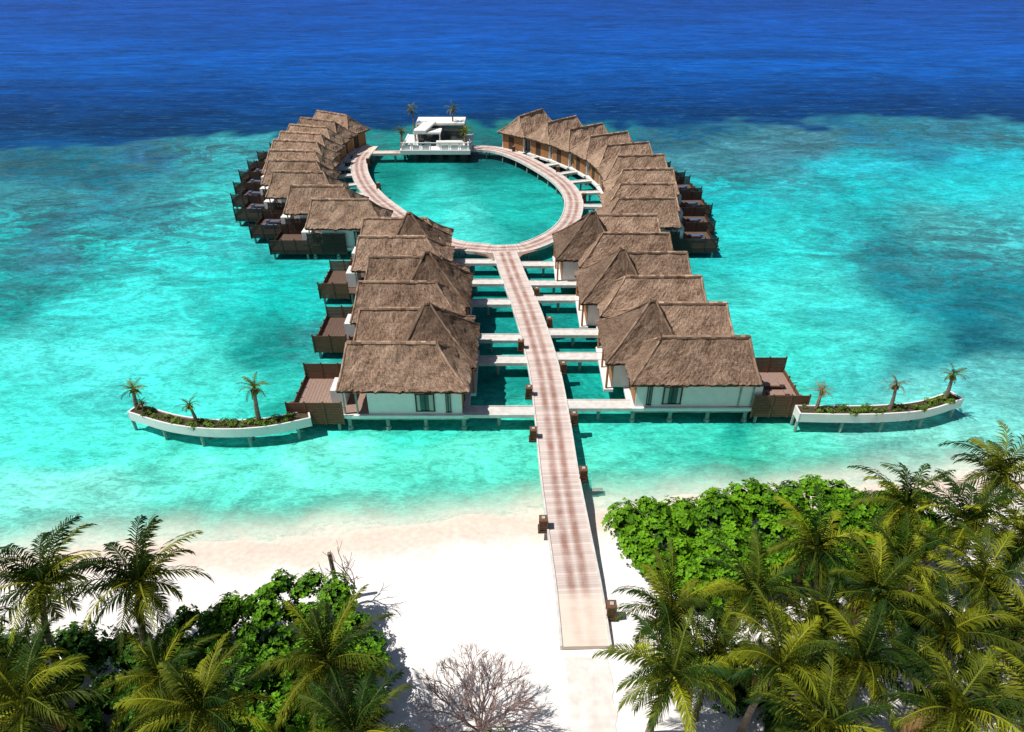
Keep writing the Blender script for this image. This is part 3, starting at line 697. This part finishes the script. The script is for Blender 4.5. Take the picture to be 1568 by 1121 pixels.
obj('undergrowth_shrubs',bush_mesh('undergrowth_shrubs',lm,48,0.20,(0.010,0.034,0.005),(0.045,0.12,0.010),4))

def bare(name,x,y,z,h,stems,depth,spread,seed,r0=0.06,lf=(.68,.88)):
    r=random.Random(seed); mb=MB()
    def grow(p,d,L,rad,k):
        q1=p+d*L*0.5+Vector((r.uniform(-1,1),r.uniform(-1,1),r.uniform(-.5,.5)))*L*0.06; q2=q1+(d+Vector((r.uniform(-.2,.2),r.uniform(-.2,.2),0.08))).normalized()*L*0.5
        n=5 if k<2 else 3; mb.tube(p,q1,rad,rad*.85,n,0,False); mb.tube(q1,q2,rad*.85,rad*.72,n,0,False)
        if k>=depth: return
        for j in range(r.choice((2,3,3)) if k<depth-1 else 3):
            a=r.uniform(0,6.28); o=d.orthogonal().normalized(); o.rotate(Matrix.Rotation(a,3,d)); nd=(d+o*r.uniform(.35,.75)+Vector((0,0,.10))).normalized()
            grow(q2 if j else q1.lerp(q2,r.uniform(.5,1)),nd,L*r.uniform(*lf),rad*.70,k+1)
    for i in range(stems):
        a=i*6.283/stems+r.uniform(-.3,.3); t=spread*r.uniform(.3,1)
        grow(Vector((0,0,-0.1)),Vector((math.cos(a)*t,math.sin(a)*t,1)).normalized(),h*0.28,r0,0)
    obj(name,mb.mesh(name,[M['twig']]),None,(x,y,z))
bare('leafless_shrub',-1.7,18.8,1.35,4.9,13,5,1.5,5,0.06,(.62,.82))
bare('leafless_small_tree',-9.6,26.6,1.4,5.6,3,3,0.35,9,0.06)
mb=MB(); mb.tube((0,0,-.2),(0.1,0,1.4),.17,.15,8); mb.tube((0.1,0,1.4),(0.05,.05,3.8),.15,.12,8); obj('dead_tree_trunk',mb.mesh('dead_tree_trunk',[M['trunk']]),None,(-10.7,27.1,1.2))
lm=[(-1.2,18.2,1.6,.45),(-2.3,17.9,1.5,.4),(-0.6,18.6,1.5,.3)]
obj('low_green_shrub',bush_mesh('low_green_shrub',lm,80,0.15,(0.03,0.08,0.006),(0.11,0.24,0.012),8,False))

# ------------------------------------------------------------ curved planter jetties
def planter(pts,palms,seed):
    e=bpy.data.objects.new('curved_planter_jetty',None); col.objects.link(e); path=smooth(pts,0.5); w=1.25
    mb=MB()
    sweep(mb,path,-w/2,-w/2+0.12,1.15,2.0); sweep(mb,path,w/2-0.12,w/2,1.15,2.0); sweep(mb,path,-w/2+0.122,w/2-0.122,1.15,1.35)
    for end in(0,-1):
        p,n,_=frames(path)[end]; mb.box(p.x,p.y,1.57,0.13,w,0.85,math.atan2(n.y,n.x)+pi/2)
    obj('trough_walls',mb.mesh('trough_walls',[M['white']]),e)
    mb=MB(); sweep(mb,path,-w/2+0.125,w/2-0.125,1.4,1.88); obj('soil',mb.mesh('soil',[M['soil']]),e)
    mb=MB(); fr=frames(path); last=-9
    for p,n,L in fr:
        if L-last>3.3:
            last=L
            for sg in(-1,1): mb.cyl(p.x+n.x*sg*.45,p.y+n.y*sg*.45,-2.8,1.15,0.13,8)
    obj('piles',mb.mesh('piles',[M['pile']]),e)
    r=random.Random(seed); lm=[]
    for p,n,L in fr[2:-2]:
        for _ in range(2):
            if r.random()<0.7: lm.append((p.x+r.uniform(-.4,.4),p.y+r.uniform(-.35,.35),1.93,r.uniform(.14,.42)))
    obj('planter_shrubs',bush_mesh('planter_shrubs',lm,160,0.13,(0.03,0.07,0.008),(0.14,0.22,0.02),seed,False))
    for x,y,i,s,hs in palms: spalm(x,y,1.8,i,s,hs)
planter([(-31.3,45.2),(-27.2,43.6),(-23.3,43.0),(-19.7,43.3),(-16.6,44.4)],[(-31.0,45.2,0,1.05,.8),(-25.4,43.4,1,.8,.7),(-20.4,43.5,0,1.1,1.3),(-30.3,44.9,1,.6,.4)],21)
planter([(23.6,45.0),(27.3,44.9),(30.6,45.0),(34.05,45.5),(37.8,47.0)],[(25.2,45.2,2,.85,.7),(31.3,45.2,2,.85,.95),(36.6,46.6,0,.9,1.0)],22)

# ------------------------------------------------------------ light, world, camera
sd=Vector((-0.48,-0.08,0.87)).normalized()
sun=bpy.data.lights.new('sun','SUN'); sun.energy=5.0; sun.angle=math.radians(0.5); sun.color=(1,0.96,0.90)
so=bpy.data.objects.new('sun',sun); col.objects.link(so); so.rotation_euler=sd.to_track_quat('Z','Y').to_euler(); so.location=(0,0,100)
w=bpy.data.worlds.new('World'); scene.world=w; w.use_nodes=True; n=w.node_tree.nodes; l=w.node_tree.links
sky=n.new('ShaderNodeTexSky'); sky.sky_type='NISHITA'; sky.sun_disc=False; sky.sun_elevation=math.asin(sd.z); sky.sun_rotation=math.atan2(sd.x,sd.y)
l.new(sky.outputs[0],n['Background'].inputs[0]); n['Background'].inputs[1].default_value=0.06
cam=bpy.data.cameras.new('camera'); cam.sensor_width=36; cam.lens=24.0; cam.clip_end=20000
co=bpy.data.objects.new('camera',cam); col.objects.link(co); co.location=(0,0,36); co.rotation_euler=(math.radians(90-33.46),0,0); scene.camera=co
scene.view_settings.view_transform='Standard'; scene.view_settings.look='None'; scene.view_settings.exposure=0
